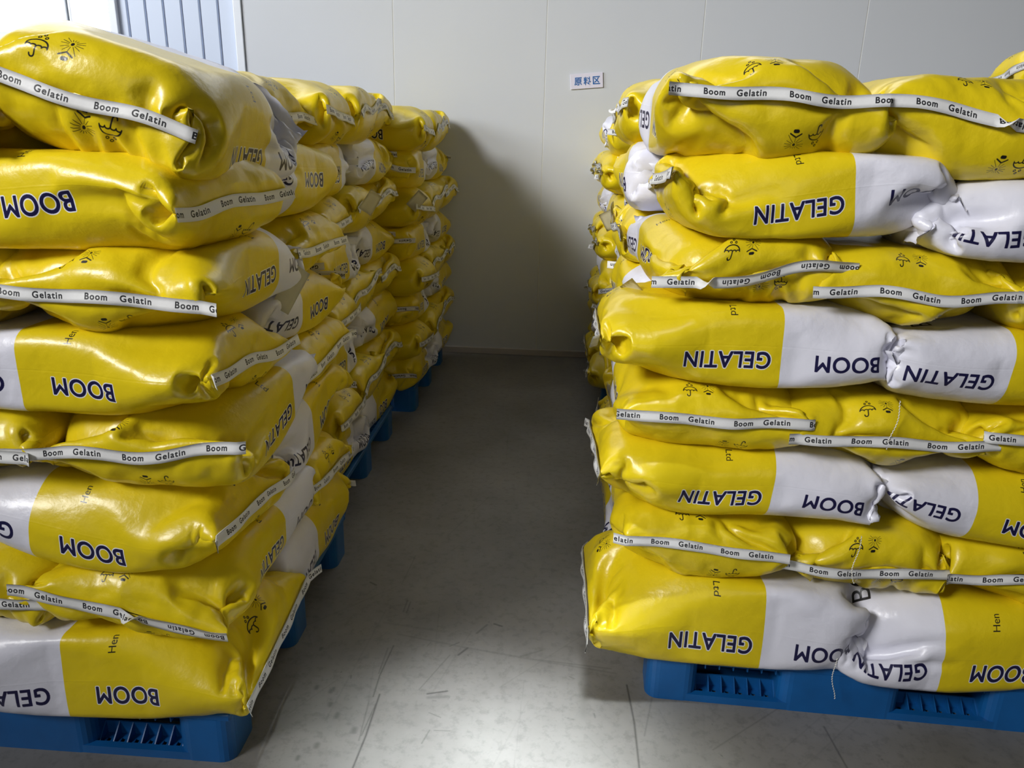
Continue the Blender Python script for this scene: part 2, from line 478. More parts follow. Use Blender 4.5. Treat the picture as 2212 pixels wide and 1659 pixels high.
def structure():
    # floor
    me = bpy.data.meshes.new('floor')
    x0, x1, y0, y1 = -7, 6, -4, 5.35
    me.from_pydata([(x0, y0, 0), (x1, y0, 0), (x1, y1, 0), (x0, y1, 0), (x0, y0, -.1), (x1, y0, -.1), (x1, y1, -.1), (x0, y1, -.1)], [],
                   [(0, 1, 2, 3), (7, 6, 5, 4), (0, 4, 5, 1), (1, 5, 6, 2), (2, 6, 7, 3), (3, 7, 4, 0)])
    uvl = me.uv_layers.new(name='UVMap')
    for l in me.loops:
        v = me.vertices[l.vertex_index].co
        uvl.data[l.index].uv = ((v.x - FX0) / (FX1 - FX0), (v.y - FY0) / (FY1 - FY0))
    tag(link('floor', me, mat_floor()), kind='structure')
    # back wall made of sandwich panels
    WY = 5.05
    root = empty('wall_back', (0, WY, 0)); tag(root, kind='structure')
    seams = [-1.99, -1.067, -.144, .775, 1.70, 2.62, 3.54, 4.46]
    for a, c in zip(seams[:-1], seams[1:]):
        bm = bmesh.new(); box(bm, a + .0022, c - .0022, 0, .05, 0.03, 3.6)
        link('wall_panel', finish(bm, 'wall_panel', .0015, 1), M_WALL, root)
    for c in seams[1:-1]:
        bm = bmesh.new(); box(bm, c - .0022, c + .0022, .0012, .04, 0.03, 3.6)
        link('joint', finish(bm, 'joint'), M_SEAM, root)
    # floor channel the panels stand in
    bm = bmesh.new(); box(bm, -2.0, 4.46, -.012, .05, 0, .045)
    o = link('baseboard_back', finish(bm, 'baseboard_back', .006, 2), mat_plain('grey_floor_channel', (178, 172, 168), .5, .04, 8))
    o.location = (0, WY, 0); tag(o, kind='structure')
    # corner trim at the panel end
    bm = bmesh.new(); box(bm, -2.040, -1.992, -.012, .06, 0, 3.6)
    o = link('trim_1', finish(bm, 'trim_1', .004, 2), M_TRIM); o.location = (0, WY, 0); tag(o, kind='structure')
    # corrugated sheet between trim and window
    root = empty('wall_left', (0, WY + .03, 0)); tag(root, kind='structure')
    xs = []
    x = -2.045; bm = bmesh.new(); prof = []
    n = 0
    while x > -2.76:
        prof += [(x, 0), (x - .094, 0), (x - .098, .014), (x - .110, .014), (x - .114, 0)]
        x -= .114; n += 1
    vs0 = [bm.verts.new((px, py, 0.9)) for px, py in prof]; vs1 = [bm.verts.new((px, py, 3.6)) for px, py in prof]
    for i in range(len(prof) - 1):
        f = bm.faces.new((vs0[i], vs0[i + 1], vs1[i + 1], vs1[i]))
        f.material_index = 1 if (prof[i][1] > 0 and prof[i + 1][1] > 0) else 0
    me = bpy.data.meshes.new('corrugated_sheet'); bm.to_mesh(me); bm.free()
    me.materials.append(M_SHEET); me.materials.append(M_SHEETDARK)
    so = link('corrugated_sheet', me, None, root)
    md = so.modifiers.new('solid', 'SOLIDIFY'); md.thickness = .004
    bm = bmesh.new(); box(bm, -6.5, -2.045, .03, .08, 0, 1.90)
    link('lower_wall', finish(bm, 'lower_wall'), M_SHEET, root)
    # window
    root = empty('window_1', (-3.4, WY + .05, 1.92)); tag(root, kind='structure')
    def wp(name, *b, mat=M_TRIM, bev=.004):
        bm = bmesh.new(); box(bm, *b); return link(name, finish(bm, name, bev, 2), mat, root)
    wp('window_frame', .575, .62, -.05, .03, -.06, 1.7)
    wp('window_sill', -2.2, .60, -.035, .05, -.03, .0)
    wp('window_frame', -2.2, .58, -.02, .03, .0, .035)
    wp('mullion', .272, .288, -.02, .02, .03, 1.7); wp('mullion', .296, .312, -.012, .02, .03, 1.7)
    wp('window_pane', .31, .578, .0, .006, .03, 1.7, mat=M_PANE, bev=0)
    wp('window_pane', -2.2, .274, .0, .006, .03, 1.7, mat=M_PANE, bev=0)
    # sign
    root = empty('wall_sign', (.107, WY - .002, 1.735), (0, math.radians(-5.0), 0))
    tag(root, 'small white wall sign with three blue Chinese characters, on the back wall above the aisle', 'sign')
    bm = bmesh.new(); box(bm, -.098, .098, -.008, 0, -.043, .043)
    link('board', finish(bm, 'board', .0015, 1), M_SIGN, root)
    for i, ch in enumerate('原料区'):
        cu = bpy.data.curves.new('character', 'FONT'); cu.body = ch; cu.size = .054; cu.extrude = .0006; cu.offset = .0011
        cu.align_x = 'CENTER'
        t = bpy.data.objects.new('character', cu); COL.objects.link(t)
        bpy.context.view_layer.update()
        me = bpy.data.meshes.new_from_object(t.evaluated_get(bpy.context.evaluated_depsgraph_get()))
        bpy.data.objects.remove(t)
        co = np.array([v.co for v in me.vertices])
        cen = (co.max(0) + co.min(0)) / 2
        sc_ = .045 / (co.max(0)[1] - co.min(0)[1])
        for v in me.vertices:
            v.co = ((v.co.x - cen[0]) * sc_ * .95, (v.co.y - cen[1]) * sc_, v.co.z)
        me.name = 'character'; me.materials.clear(); me.materials.append(M_SIGNINK)
        o = link('character', me, None, root)
        o.rotation_euler = (math.pi / 2, 0, 0); o.location = (-.052 + i * .055, -.0088, 0.0)


structure()

# ------------------------------------------------------------------ sacks
def vnoise(P, seed, freq):
    """smooth 3-D value noise in [-1,1]"""
    Q = P * freq + seed * 7.13
    i = np.floor(Q).astype(np.int64); f = Q - i; f = f * f * (3 - 2 * f)
    def hsh(ix, iy, iz):
        n = (ix * 73856093) ^ (iy * 19349663) ^ (iz * 83492791) ^ (seed * 2654435)
        n = (n ^ (n >> 13)) * 1274126177
        return ((n & 0xffff) / 32767.5) - 1
    r = 0
    for dx in (0, 1):
        for dy in (0, 1):
            for dz in (0, 1):
                w = (f[..., 0] if dx else 1 - f[..., 0]) * (f[..., 1] if dy else 1 - f[..., 1]) * (f[..., 2] if dz else 1 - f[..., 2])
                r = r + w * hsh(i[..., 0] + dx, i[..., 1] + dy, i[..., 2] + dz)
    return r


def facets(P, rng, freq):
    """piecewise-linear noise on tetrahedra: flat facets meeting in creases, like crumpled paper"""
    R = np.linalg.qr(rng.normal(size=(3, 3)))[0]
    Q = (P @ R) * freq + rng.uniform(0, 50, 3)
    i = np.floor(Q).astype(np.int64); f = Q - i
    seed = int(rng.integers(1 << 30))
    def hsh(c):
        n = (c[..., 0] * 73856093) ^ (c[..., 1] * 19349663) ^ (c[..., 2] * 83492791) ^ seed
        n = (n ^ (n >> 13)) * 1274126177; n = n ^ (n >> 15)
        return ((n & 0xffff) / 32767.5) - 1
    o = np.argsort(-f, axis=-1); fs = np.take_along_axis(f, o, -1)
    c = i.copy(); r = (1 - fs[..., 0]) * hsh(c)
    for k in range(3):
        c = c + (np.arange(3) == o[..., k:k + 1])
        w = fs[..., k] - (fs[..., k + 1] if k < 2 else 0)
        r = r + w * hsh(c)
    return r


def tri(t):
    return 2 * np.abs(2 * (t - np.floor(t + .5))) - 1


def normals(P):
    du = np.gradient(P, axis=0)
    dv = (np.roll(P, -1, 1) - np.roll(P, 1, 1))
    n = np.cross(du, dv)
    l = np.linalg.norm(n, axis=2, keepdims=True)
    return n / np.maximum(l, 1e-9)


def sim_sacks(B=18, n=84, nv=68, L=.62, W=.41, T=.175, iters=150, seed=1, C=1.10, Lf=.738, press=.45):
    rng = np.random.default_rng(seed)
    a, b = W / 2, T / 2
    G = C / 2 - W                    # gusset width (half folded each side)
    u = np.linspace(0, 1, n); 
    vq = np.arange(nv) / nv * C      # arc from bottom centre to +y side
    # flat cross-section at seams with tucked gussets: piecewise path
    def ring(Wd, h):
        ys = np.interp(vq, [0, Wd/2, Wd/2 + (C/2-Wd)/2, C/2 - Wd/2, C/2, C/2 + Wd/2, C/2+Wd/2+(C/2-Wd)/2, C - Wd/2, C],
                       [0, Wd/2, Wd/2 - (C/2-Wd)/2*.9, Wd/2, 0, -Wd/2, -Wd/2+(C/2-Wd)/2*.9, -Wd/2, 0])
        zs = np.interp(vq, [0, Wd/2, Wd/2 + (C/2-Wd)/2, C/2 - Wd/2, C/2, C/2 + Wd/2, C/2+Wd/2+(C/2-Wd)/2, C - Wd/2, C],
                       [-h, -h, 0, h, h, h, 0, -h, -h])
        return ys, zs
    ws = rng.uniform(.405, .46, B); ww = rng.uniform(.36, .43, B)
    P = np.zeros((B, n, nv, 3), np.float32)
    ps = np.linspace(-np.pi/2, 1.5*np.pi, 2001)
    sy = np.sign(np.cos(ps))*np.abs(np.cos(ps))**(2/4.)*a; sz = np.sign(np.sin(ps))*np.abs(np.sin(ps))**(2/4.)*b
    cum = np.concatenate([[0], np.cumsum(np.hypot(np.diff(sy), np.diff(sz)))]); cum *= C/cum[-1]
    by, bz = np.interp(vq, cum, sy), np.interp(vq, cum, sz)
    for k in range(B):
        ty, tz = ring(ws[k], .0012); wy, wz = ring(ww[k], .0012)
        for i in range(n):
            s = i/(n-1)*Lf
            kt = np.clip(s/.10, 0, 1)**.6; kw = np.clip((Lf-s)/.11, 0, 1)**.6
            P[k, i, :, 0] = L/2 - np.interp(i/(n-1), [0, .1, .9, 1], [0, .06, L-.06, L])
            y = ty*(1-kt)+by*kt; z = tz*(1-kt)+bz*kt
            P[k, i, :, 1] = y*kw+wy*(1-kw); P[k, i, :, 2] = z*kw+wz*(1-kw)
    P[:, 2:-2] += rng.normal(size=P[:, 2:-2].shape)*.004
    # low-frequency shove so that every sack buckles differently
    t = np.linspace(0, 1, 60)
    so = np.zeros((B, 2, nv)); sx = np.zeros((B, 2, nv))
    for k in range(B):
        for e in (0, 1):
            yy = P[k, 0 if e == 0 else -1, :, 1]
            A = (.006, .022)[e]; AX = (.004, .022)[e]
            for m in (1, 2, 3):
                so[k, e] += A/m*rng.normal()*np.sin(yy*9*m+rng.random()*6); sx[k, e] += AX/m*rng.normal()*np.sin(yy*10*m+rng.random()*6)
    end0 = P[:, 0].copy(); end1 = P[:, -1].copy()
    end0[..., 2] += so[:, 0]; end0[..., 0] += sx[:, 0]*.5
    end1[..., 2] += so[:, 1]; end1[..., 0] += np.abs(sx[:, 1])*1.0
    xw = rng.uniform(.30, .325, (B, 1)).astype(np.float32); xt = rng.uniform(.328, .352, (B, 1)).astype(np.float32)
    crv = np.zeros_like(P)
    for k in range(B):
        Q = P[k]; xx = Q[..., 0]
        A = .25+1.0*np.exp(-(.36-np.abs(xx))/.10)
        f_ = facets(Q.astype(np.float64), rng, 13)+.6*facets(Q.astype(np.float64), rng, 24)
        crv[k] = (f_*A)[..., None]*np.sign(Q)*np.array([.3, 1, 1.])
    cx = rng.uniform(.255, .285, (B, 1, 1)).astype(np.float32)
    s0, s1 = P[:, 0].copy(), P[:, -1].copy()
    du, dv = Lf/(n-1), C/nv; dd = np.hypot(du, dv)
    old = P.copy()
    def con(A_, B_, r, k, only_compress=False):
        d = B_-A_; l = np.sqrt((d*d).sum(-1, keepdims=True))+1e-9
        c = (l-r)/l*(.5*k)
        if only_compress: c = np.minimum(c, 0)
        return d*c
    V = lambda sl: sl
    ytop = np.float32(a+.006)
    for it in range(iters):
        f = min(1, it/(iters*.5))
        du_ = np.empty_like(P); du_[:, 1:-1] = P[:, 2:]-P[:, :-2]; du_[:, 0] = P[:, 1]-P[:, 0]; du_[:, -1] = P[:, -1]-P[:, -2]
        dv_ = np.roll(P, -1, 2)-np.roll(P, 1, 2)
        N = np.cross(dv_, du_); N /= np.linalg.norm(N, axis=-1, keepdims=True)+1e-9
        if it == 0:
            sgn = np.sign(N[:, n//2, nv//4, 1]).mean(); pass
            sg = 1 if sgn > 0 else -1
        vel = (P-old)*.82
        old = P.copy()
        P = P+vel+N*(sg*.0011*(.7 if it<iters*.3 else press*.22))+crv*(.0019 if iters*.3<it<iters*.75 else 0)
        for rep in range(2):
            for par in (0, 1):
                A_ = P[:, par:-1:2]; B_ = P[:, par+1::2]; m = B_.shape[1]; A_ = A_[:, :m]
                c = con(A_, B_, du, 1.0); A_ += c; B_ -= c
            for par in (0, 1):
                if par == 0:
                    A_ = P[:, :, 0::2]; B_ = P[:, :, 1::2]; c = con(A_, B_, dv, 1.0); A_ += c; B_ -= c
                else:
                    A_ = P[:, :, 1::2]; B_ = np.roll(P, -1, 2)[:, :, 1::2]; c = con(A_, B_, dv, 1.0)
                    P[:, :, 1::2] += c; P[:, :, (np.arange(1, nv, 2)+1) % nv] -= c
            # diagonals, weak
            for sgd in (1, -1):
                A_ = P[:, :-1]; B_ = np.roll(P, -sgd, 2)[:, 1:]; c = con(A_, B_, dd, .35)*.5
                P[:, :-1] += c; P[:, 1:] -= np.roll(c, sgd, 2)
            # bending, resists tight folding
            A_ = P[:, :-2]; B_ = P[:, 2:]; c = con(A_, B_, 2*du*.985, .05, True)*.5; P[:, :-2] += c; P[:, 2:] -= c
            B_ = np.roll(P, -2, 2); c = con(P, B_, 2*dv*.985, .05, True)*.5; P = P+c-np.roll(c, 2, 2)
            for e, st in ((0, s0*(1-f)+end0*f), (-1, s1*(1-f)+end1*f)):
                mx = P[:, e, :, 0].mean(1, keepdims=True); g = np.clip((it/iters-.3)/.4, 0, 1); mx = np.clip(mx, -.40+(.40-xw)*g, .40-(.40-xt)*g); mz = P[:, e, :, 2].mean(1, keepdims=True)
                o = P[:, e].copy()
                P[:, e] = st
                P[:, e, :, 0] = mx + (st[..., 0] - st[..., 0].mean(1, keepdims=True))*.85 + (o[..., 0]-mx)*.15
                P[:, e, :, 2] += np.clip(mz, -.006, .006)
        F = (np.abs(P[..., 0]-.018)/cx)**4.5+(np.abs(P[..., 1])/(a*.90))**4+(np.abs(P[..., 2])/(b*(.95-.12*np.clip(-P[..., 0]/.3, 0, 1))))**3
        F = np.where(F < 1, np.maximum(F, .05)**-.25, 1).astype(np.float32)
        F = np.minimum(F, 1.05)[..., None]; F[:, 0] = 1; F[:, -1] = 1
        P[..., 1:] *= F; P[..., :1] *= np.where(np.abs(P[..., :1]) > .2, F, 1)
        np.clip(P[..., 2], -b, b, out=P[..., 2])
        P[..., 1] = np.clip(P[..., 1], -ytop-.2*np.maximum(np.abs(P[..., 0])-.1,0), ytop+.2*np.maximum(np.abs(P[..., 0])-.1,0))
    return P

def upsample(P):
    """midpoint insertion with a cubic filter, along the length (open) and around (closed)"""
    n, nv = P.shape[:2]
    Q = np.concatenate([2 * P[:1] - P[1:2], P, 2 * P[-1:] - P[-2:-1]])
    mid = (-Q[:-3] + 9 * Q[1:-2] + 9 * Q[2:-1] - Q[3:]) / 16
    R = np.empty((2 * n - 1, nv, 3)); R[0::2] = P; R[1::2] = mid
    mid = (-np.roll(R, 1, 1) + 9 * R + 9 * np.roll(R, -1, 1) - np.roll(R, -2, 1)) / 16
    S = np.empty((2 * n - 1, 2 * nv, 3)); S[:, 0::2] = R; S[:, 1::2] = mid
    return S


SIM_L = .738
SHAPES = sim_sacks().astype(np.float64)


def make_sack_meshes(seed, fine=True, L=.62, W=.41, T=.19, taper=.12, seam_off=0., seam_tilt=0., seam_wob=.006,
                     crump=1.0, ear=.07, flips=(), tape_up=False, ext=(.012, .012), droop=0., wdroop=0., lens=1.6, wear=.0, shape=None, mirror=None):
    rng = np.random.default_rng(seed)
    a, b = W / 2, T / 2
    k = (seed * 7 + seed // 5) % len(SHAPES) if shape is None else shape
    mir = rng.integers(4) if mirror is None else mirror
    P = SHAPES[k].copy()
    nv0 = P.shape[1]
    if mir & 1:      # mirror left-right, keeping the print readable
        P = np.roll(P[:, ::-1], 1, 1) * np.array([1, -1, 1])
    if mir & 2:      # mirror top-bottom
        P = np.roll(P[:, ::-1], 1 + nv0 // 2, 1) * np.array([1, 1, -1])
    if fine: P = upsample(P)
    n, nv = P.shape[:2]
    s = (np.arange(n) / (n - 1) * SIM_L)[:, None]
    U = s[:, 0]
    lx = P[..., 0].max() - P[..., 0].min()
    P = P * np.array([L * 1.04 / lx, W / .412, T / .175])
    P[..., 2] *= 1 - taper * .6 * np.clip((.05 - P[..., 0]) / (L / 2), 0, 1) ** 1.2
    qt2 = np.clip(1 - s / .12, 0, 1); qw2 = np.clip(1 - (SIM_L - s) / .14, 0, 1)
    P[..., 1] *= 1 + (ear - .07) * qt2 ** 1.5
    lf = np.clip((2.5 - lens) * .33, .05, .36)
    P[..., 1] *= 1 - lf * (np.abs(P[..., 2]) / (b + .001)) ** 1.4 * np.exp(-(s / .17) ** 1.6)
    N = normals(P)
    if (N[n // 2, nv // 4] @ np.array([0, 1, 0])) < 0: N = -N; flip = True
    else: flip = False
    endt = np.exp(-np.maximum(s - .05, 0) / .09); endw = np.exp(-np.maximum(SIM_L - s - .05, 0) / .09)
    Pw = (P + np.stack([vnoise(P, seed + 11 + q, 10) for q in range(3)], 2) * .015) * np.array([.8, 1, 1])
    mask = np.clip(.25 + .9 * vnoise(P, seed + 3, 6), .05, 1)
    cr = facets(Pw, rng, 10) * .0095 + facets(Pw, rng, 20) * .0062
    if fine: cr = cr + facets(Pw, rng, 36) * .0028
    disp = cr * crump * (.20 * mask + .55 * endt + .80 * endw) + vnoise(P, seed + 1, 5) * .004
    fade = np.clip(np.minimum(s, SIM_L - s) / .03, .0, 1)
    P = P + N * (disp * fade)[..., None]
    # seams wander
    sy = np.linspace(-1, 1, 41); sz = seam_off * .7 + .012 + seam_tilt * sy
    for k in range(3): sz = sz + seam_wob * math.cos(rng.random() * 6) * np.sin(sy * (2 + 1.7 * k) + rng.random() * 6)
    ye = np.abs(P[0, :, 1]).max()
    yy = np.clip(P[..., 1] / ye, -1, 1)
    seamz = np.interp(yy.ravel(), sy, sz).reshape(yy.shape)
    P[..., 2] += seamz * qt2 ** 1.3 + droop * np.clip((P[..., 0] - L * .12) / (L * .38), 0, 1) ** 2 + wdroop * qw2 ** 1.3
    seam_base = (P[0, :, :]).copy()
    wbase = P[-1].copy()
    # mesh
    idx = np.arange(n * nv).reshape(n, nv)
    q = np.stack([idx[:-1], np.roll(idx, -1, 1)[:-1], np.roll(idx, -1, 1)[1:], idx[1:]], 2)
    if not flip: pass
    quads = q.reshape(-1, 4)
    me = bpy.data.meshes.new('printed_sack')
    nf = len(quads)
    me.vertices.add(n * nv); me.vertices.foreach_set('co', P.reshape(-1).astype(np.float32))
    me.loops.add(nf * 4); me.loops.foreach_set('vertex_index', quads.reshape(-1).astype(np.int32))
    me.polygons.add(nf); me.polygons.foreach_set('loop_start', np.arange(0, nf * 4, 4, dtype=np.int32))
    me.polygons.foreach_set('use_smooth', np.ones(nf, bool))
    vv = np.arange(nv + 1) / nv
    uu = U / U_LEN
    ui = np.repeat(np.arange(n - 1), nv); vj = np.tile(np.arange(nv), n - 1)
    uv = np.stack([np.stack([uu[ui], vv[vj]], 1), np.stack([uu[ui], vv[vj + 1]], 1),
                   np.stack([uu[ui + 1], vv[vj + 1]], 1), np.stack([uu[ui + 1], vv[vj]], 1)], 1)
    l = me.uv_layers.new(name='UVMap'); l.data.foreach_set('uv', uv.reshape(-1).astype(np.float32))
    me.update(); me.validate()
    bmx = bmesh.new(); bmx.from_mesh(me); bmesh.ops.recalc_face_normals(bmx, faces=bmx.faces); bmx.to_mesh(me); bmx.free()
    me.materials.append(M_BAG)
    # printed tape folded over the sewn lip
    K = 56
    o = np.argsort(seam_base[:, 1]); sb = seam_base[o]
    yt = np.linspace(-ye - ext[0], ye + ext[1], K)
    zc = np.interp(yt, sb[:, 1], sb[:, 2]); xc = np.interp(yt, sb[:, 1], sb[:, 0])
    near_ = P[s[:, 0] < .06].reshape(-1, 3)
    for q in range(K):
        sel = (np.abs(near_[:, 1] - yt[q]) < .010) & (np.abs(near_[:, 2] - zc[q]) < .018)
        if sel.any(): xc[q] = max(xc[q], near_[sel, 0].max())
    ks = np.ones(13) / 13
    zc = np.convolve(np.pad(zc, 6, 'edge'), ks, 'valid'); xc = np.convolve(np.pad(xc, 6, 'edge'), ks, 'valid')
    up = np.full(K, 1.0 if tape_up else -1.0)
    for f in flips:
        up[yt / ye > f] *= -1
    up = np.convolve(np.pad(up, 2, 'edge'), np.ones(5) / 5, 'valid')
    ang = up * math.radians(80) + .12 * np.sin(yt * 40 + seed)
    over = np.maximum(np.abs(yt) - ye, 0); curl = rng.uniform(-1.2, 1.8, 2)
    xc = xc + np.where(yt < 0, curl[0], curl[1]) * over * .5
    HW = .0255
    V = []; UVs = []
    u0 = rng.random()
    ss = np.concatenate([[0], np.cumsum(np.hypot(np.diff(yt), np.diff(zc)))]) / .17 + u0
    rows = 4
    for sgn in (1, -1):                      # +1: face that shows when the lip hangs down
        for r in range(rows):
            t = r / (rows - 1)
            dx, dz = np.cos(ang), np.sin(ang)
            nx, nz = -np.sin(ang), np.cos(ang)
            off = sgn * .0007
            base = .004
            V.append(np.stack([xc + base + dx * HW * t + nx * off, yt, zc + dz * HW * t + nz * off - .5 * HW * up], 1))
    V = np.concatenate(V)
    faces = []; fuv = []
    for s in range(2):
        for r in range(rows - 1):
            for k in range(K - 1):
                i0 = (s * rows + r) * K + k
                f = (i0, i0 + 1, i0 + K + 1, i0 + K)
                t0, t1 = 1 - r / (rows - 1), 1 - (r + 1) / (rows - 1)
                if s == 0: uvq = ((ss[k], t0), (ss[k + 1], t0), (ss[k + 1], t1), (ss[k], t1))
                else: uvq = ((-ss[k], t0), (-ss[k + 1], t0), (-ss[k + 1], t1), (-ss[k], t1))
                faces.append(f); fuv += list(uvq)
    for r in (0, rows - 1):                  # close the two long edges
        for k in range(K - 1):
            i0 = r * K + k; j0 = (rows + r) * K + k
            faces.append((i0, i0 + 1, j0 + 1, j0)); fuv += [(0.02, .02)] * 4
    mt = bpy.data.meshes.new('tape'); mt.from_pydata([tuple(v) for v in V], [], faces)
    tl = mt.uv_layers.new(name='UVMap'); tl.data.foreach_set('uv', np.array(fuv, np.float32).ravel())
    mt.polygons.foreach_set('use_smooth', [True] * len(mt.polygons)); mt.materials.append(M_TAPE)
    # sewn lip of the white end
    o = np.argsort(wbase[:, 1]); wb = wbase[o]
    K = 40; yt = np.linspace(wb[0, 1], wb[-1, 1], K)
    zc = np.interp(yt, wb[:, 1], wb[:, 2]); xc = np.interp(yt, wb[:, 1], wb[:, 0])
    ks = np.ones(5) / 5
    zc = np.convolve(np.pad(zc, 2, 'edge'), ks, 'valid'); xc = np.convolve(np.pad(xc, 2, 'edge'), ks, 'valid')
    ang = math.radians(180) + rng.choice((-1, 1)) * 1.15 + .5 * np.sin(yt * 30 + seed) + .3 * np.sin(yt * 71)
    V = []
    for off in (.0008, -.0008):
        for r in range(4):
            t = r / 3 * .034
            V.append(np.stack([xc + np.cos(ang) * t - np.sin(ang) * off, yt * (1 + .02 * r), zc + np.sin(ang) * t + np.cos(ang) * off + .002 * tri(yt / .03)], 1))
    V = np.concatenate(V); faces = []
    for s in range(2):
        for r in range(3):
            for k in range(K - 1):
                i0 = (s * 4 + r) * K + k; faces.append((i0, i0 + 1, i0 + K + 1, i0 + K))
    for k in range(K - 1):
        i0 = 3 * K + k; j0 = 7 * K + k; faces.append((i0, i0 + 1, j0 + 1, j0))
    mw = bpy.data.meshes.new('sewn_lip'); mw.from_pydata([tuple(v) for v in V], [], faces)
    mw.polygons.foreach_set('use_smooth', [True] * len(mw.polygons)); mw.materials.append(M_WHITE)
    return me, mt, mw, float(zc[K // 2])


def thread_mesh(length, seed, sway=.012):
    rng = np.random.default_rng(seed)
    K = int(length / .0022); pts = []
    ph = rng.random() * 6
    for k in range(K):
        t = k / K; z = -t * length
        pts.append((sway * math.sin(t * 5 + ph) * t + .0011 * math.sin(k * 1.9), -.004 + .001 * math.cos(k * 1.9), z))
    V, F = [], []
    for k, p in enumerate(pts):
        for j in range(5):
            an = j / 5 * 2 * math.pi; r = .0011
            V.append((p[0] + r * math.cos(an), p[1] + r * math.sin(an), p[2]))
        if k:
            for j in range(5):
                a_, b_ = (k - 1) * 5 + j, (k - 1) * 5 + (j + 1) % 5
                F.append((a_, b_, b_ + 5, a_ + 5))
    me = bpy.data.meshes.new('stitch_thread'); me.from_pydata(V, [], F)
    me.polygons.foreach_set('use_smooth', [True] * len(me.polygons)); me.materials.append(M_THREAD)
    return me


SACK_N = [0]


def place_sack(meshes, loc, rot, label, group, scale=(1, 1, 1), thread=None):
    me, mt, mw, _ = meshes
    o = link('printed_sack', me)
    o.location = loc; o.rotation_euler = rot; o.scale = scale
    tag(o, label, 'sack', group)
    t = link('tape', mt, None, o)
    w = link('sewn_lip', mw, None, o)
    return o


D = math.radians
TW = {'tape_front': -90, 'tape_left': 180, 'tape_right': 0, 'tape_back': 90}
ORD = ['bottom', 'second', 'third', 'fourth', 'fifth', 'sixth', 'seventh', 'top']

# pool of shared shapes for the sacks farther back
POOL = []
for i in range(16):
    r = random.Random(100 + i)
    POOL.append(make_sack_meshes(300 + i * 17, i < 4, shape=i, W=.405, T=.19, taper=r.uniform(.05, .2), seam_off=r.uniform(-.022, .012), seam_tilt=r.uniform(-.03, .03),
                                 seam_wob=.010, crump=r.uniform(1.0, 1.45), ear=r.uniform(.03, .12), tape_up=r.random() < .3,
                                 flips=((r.uniform(-.6, .6),) if r.random() < .4 else ()), ext=(r.uniform(0, .03), r.uniform(0, .03))))
rs = random.Random(7)

# layer boundaries measured in the photograph (height of the underside of each layer, last = top)
ZL = [.140, .350, .525, .715, .885, 1.050, 1.215, 1.390, 1.580]
ZR = [.140, .375, .560, .735, .900, 1.080, 1.245, 1.415, 1.590]
Z3 = [.140, .310, .480, .650, .820, .985, 1.160, 1.340, 1.530]


def near(seed, cx, cy, zb, zt, way, label, group, L=.63, W=.42, dz=0., roll=0., pitch=0., yaw=0., T=None, **kw):
    """one sack of the two near stacks with a shape of its own"""
    T = (zt - zb) * 1.06 if T is None else T
    kw.pop('nu', 0); kw.pop('nv', 0)
    ms = make_sack_meshes(seed, L=L, W=W, T=T, **kw)
    return place_sack(ms, (cx, cy, (zb + zt) / 2 + dz), (D(roll), D(pitch), D(TW[way] + yaw)), label, group)


GL = 'sacks of the near left stack'
GR = 'sacks of the near right stack'
front = {}

# ---- near left stack: odd layers one long side, even layers sack ends to the camera
LX = -.70      # aisle side of the stack
odd = {  # layer: (right end x, dz, yaw, extra)
    1: dict(x1=-.68, L=.66, yaw=2.0, shape=10, mirror=1, seam_off=-.035, seam_tilt=.02, tape_up=False, crump=1.1, ear=.14, ext=(.01, .05)),
    3: dict(x1=-.70, L=.64, yaw=0.0, seam_off=-.03, seam_tilt=-.03, crump=1.25, ear=.10, ext=(.03, .02)),
    5: dict(x1=-.665, L=.64, yaw=-2.0, seam_off=-.02, seam_tilt=-.02, crump=1.1, ear=.10, ext=(.02, .03)),
    7: dict(x1=-.665, L=.67, yaw=-7.0, shape=12, mirror=1, seam_off=-.01, seam_tilt=.0, crump=1.1, ear=.07, ext=(.0, .01)),
}
for k, p in odd.items():
    x1, L = p.pop('x1'), p.pop('L'); yaw = p.pop('yaw')
    near(11 + k, x1 - L / 2, 1.605, ZL[k - 1], ZL[k], 'tape_right', f'yellow sack lying lengthwise at the front, {ORD[k-1]} layer of the near left stack',
         GL, L=L, W=.42, yaw=yaw, taper=.08, **p)
even = {
    2: [dict(cx=-.905, tilt=-.045, so=-.012, roll=-1.0, seed=41, lens=1.5, flips=(.05,), ear=.10, ext=(.03, .0)), dict(cx=-1.315, tilt=.0, so=-.015, roll=0, seed=42)],
    4: [dict(cx=-.865, tilt=.005, so=-.005, roll=0, seed=43, lens=1.7, ear=.09, ext=(.01, .015), W=.43), dict(cx=-1.285, tilt=-.005, so=-.02, roll=0, seed=44)],
    6: [dict(cx=-.89, tilt=-.006, so=-.005, roll=-1.5, seed=45, lens=1.6, ear=.05, ext=(.0, .035), W=.45), dict(cx=-1.30, tilt=-.01, so=-.035, roll=0, seed=46)],
    8: [dict(cx=-.885, tilt=-.010, so=.0, roll=-16, seed=47, lens=2.1, ear=.03, ext=(.06, .01), W=.46, T=.225, dz=.0), dict(cx=-1.265, tilt=.0, so=.0, roll=-3, seed=48, dz=-.06)],
}
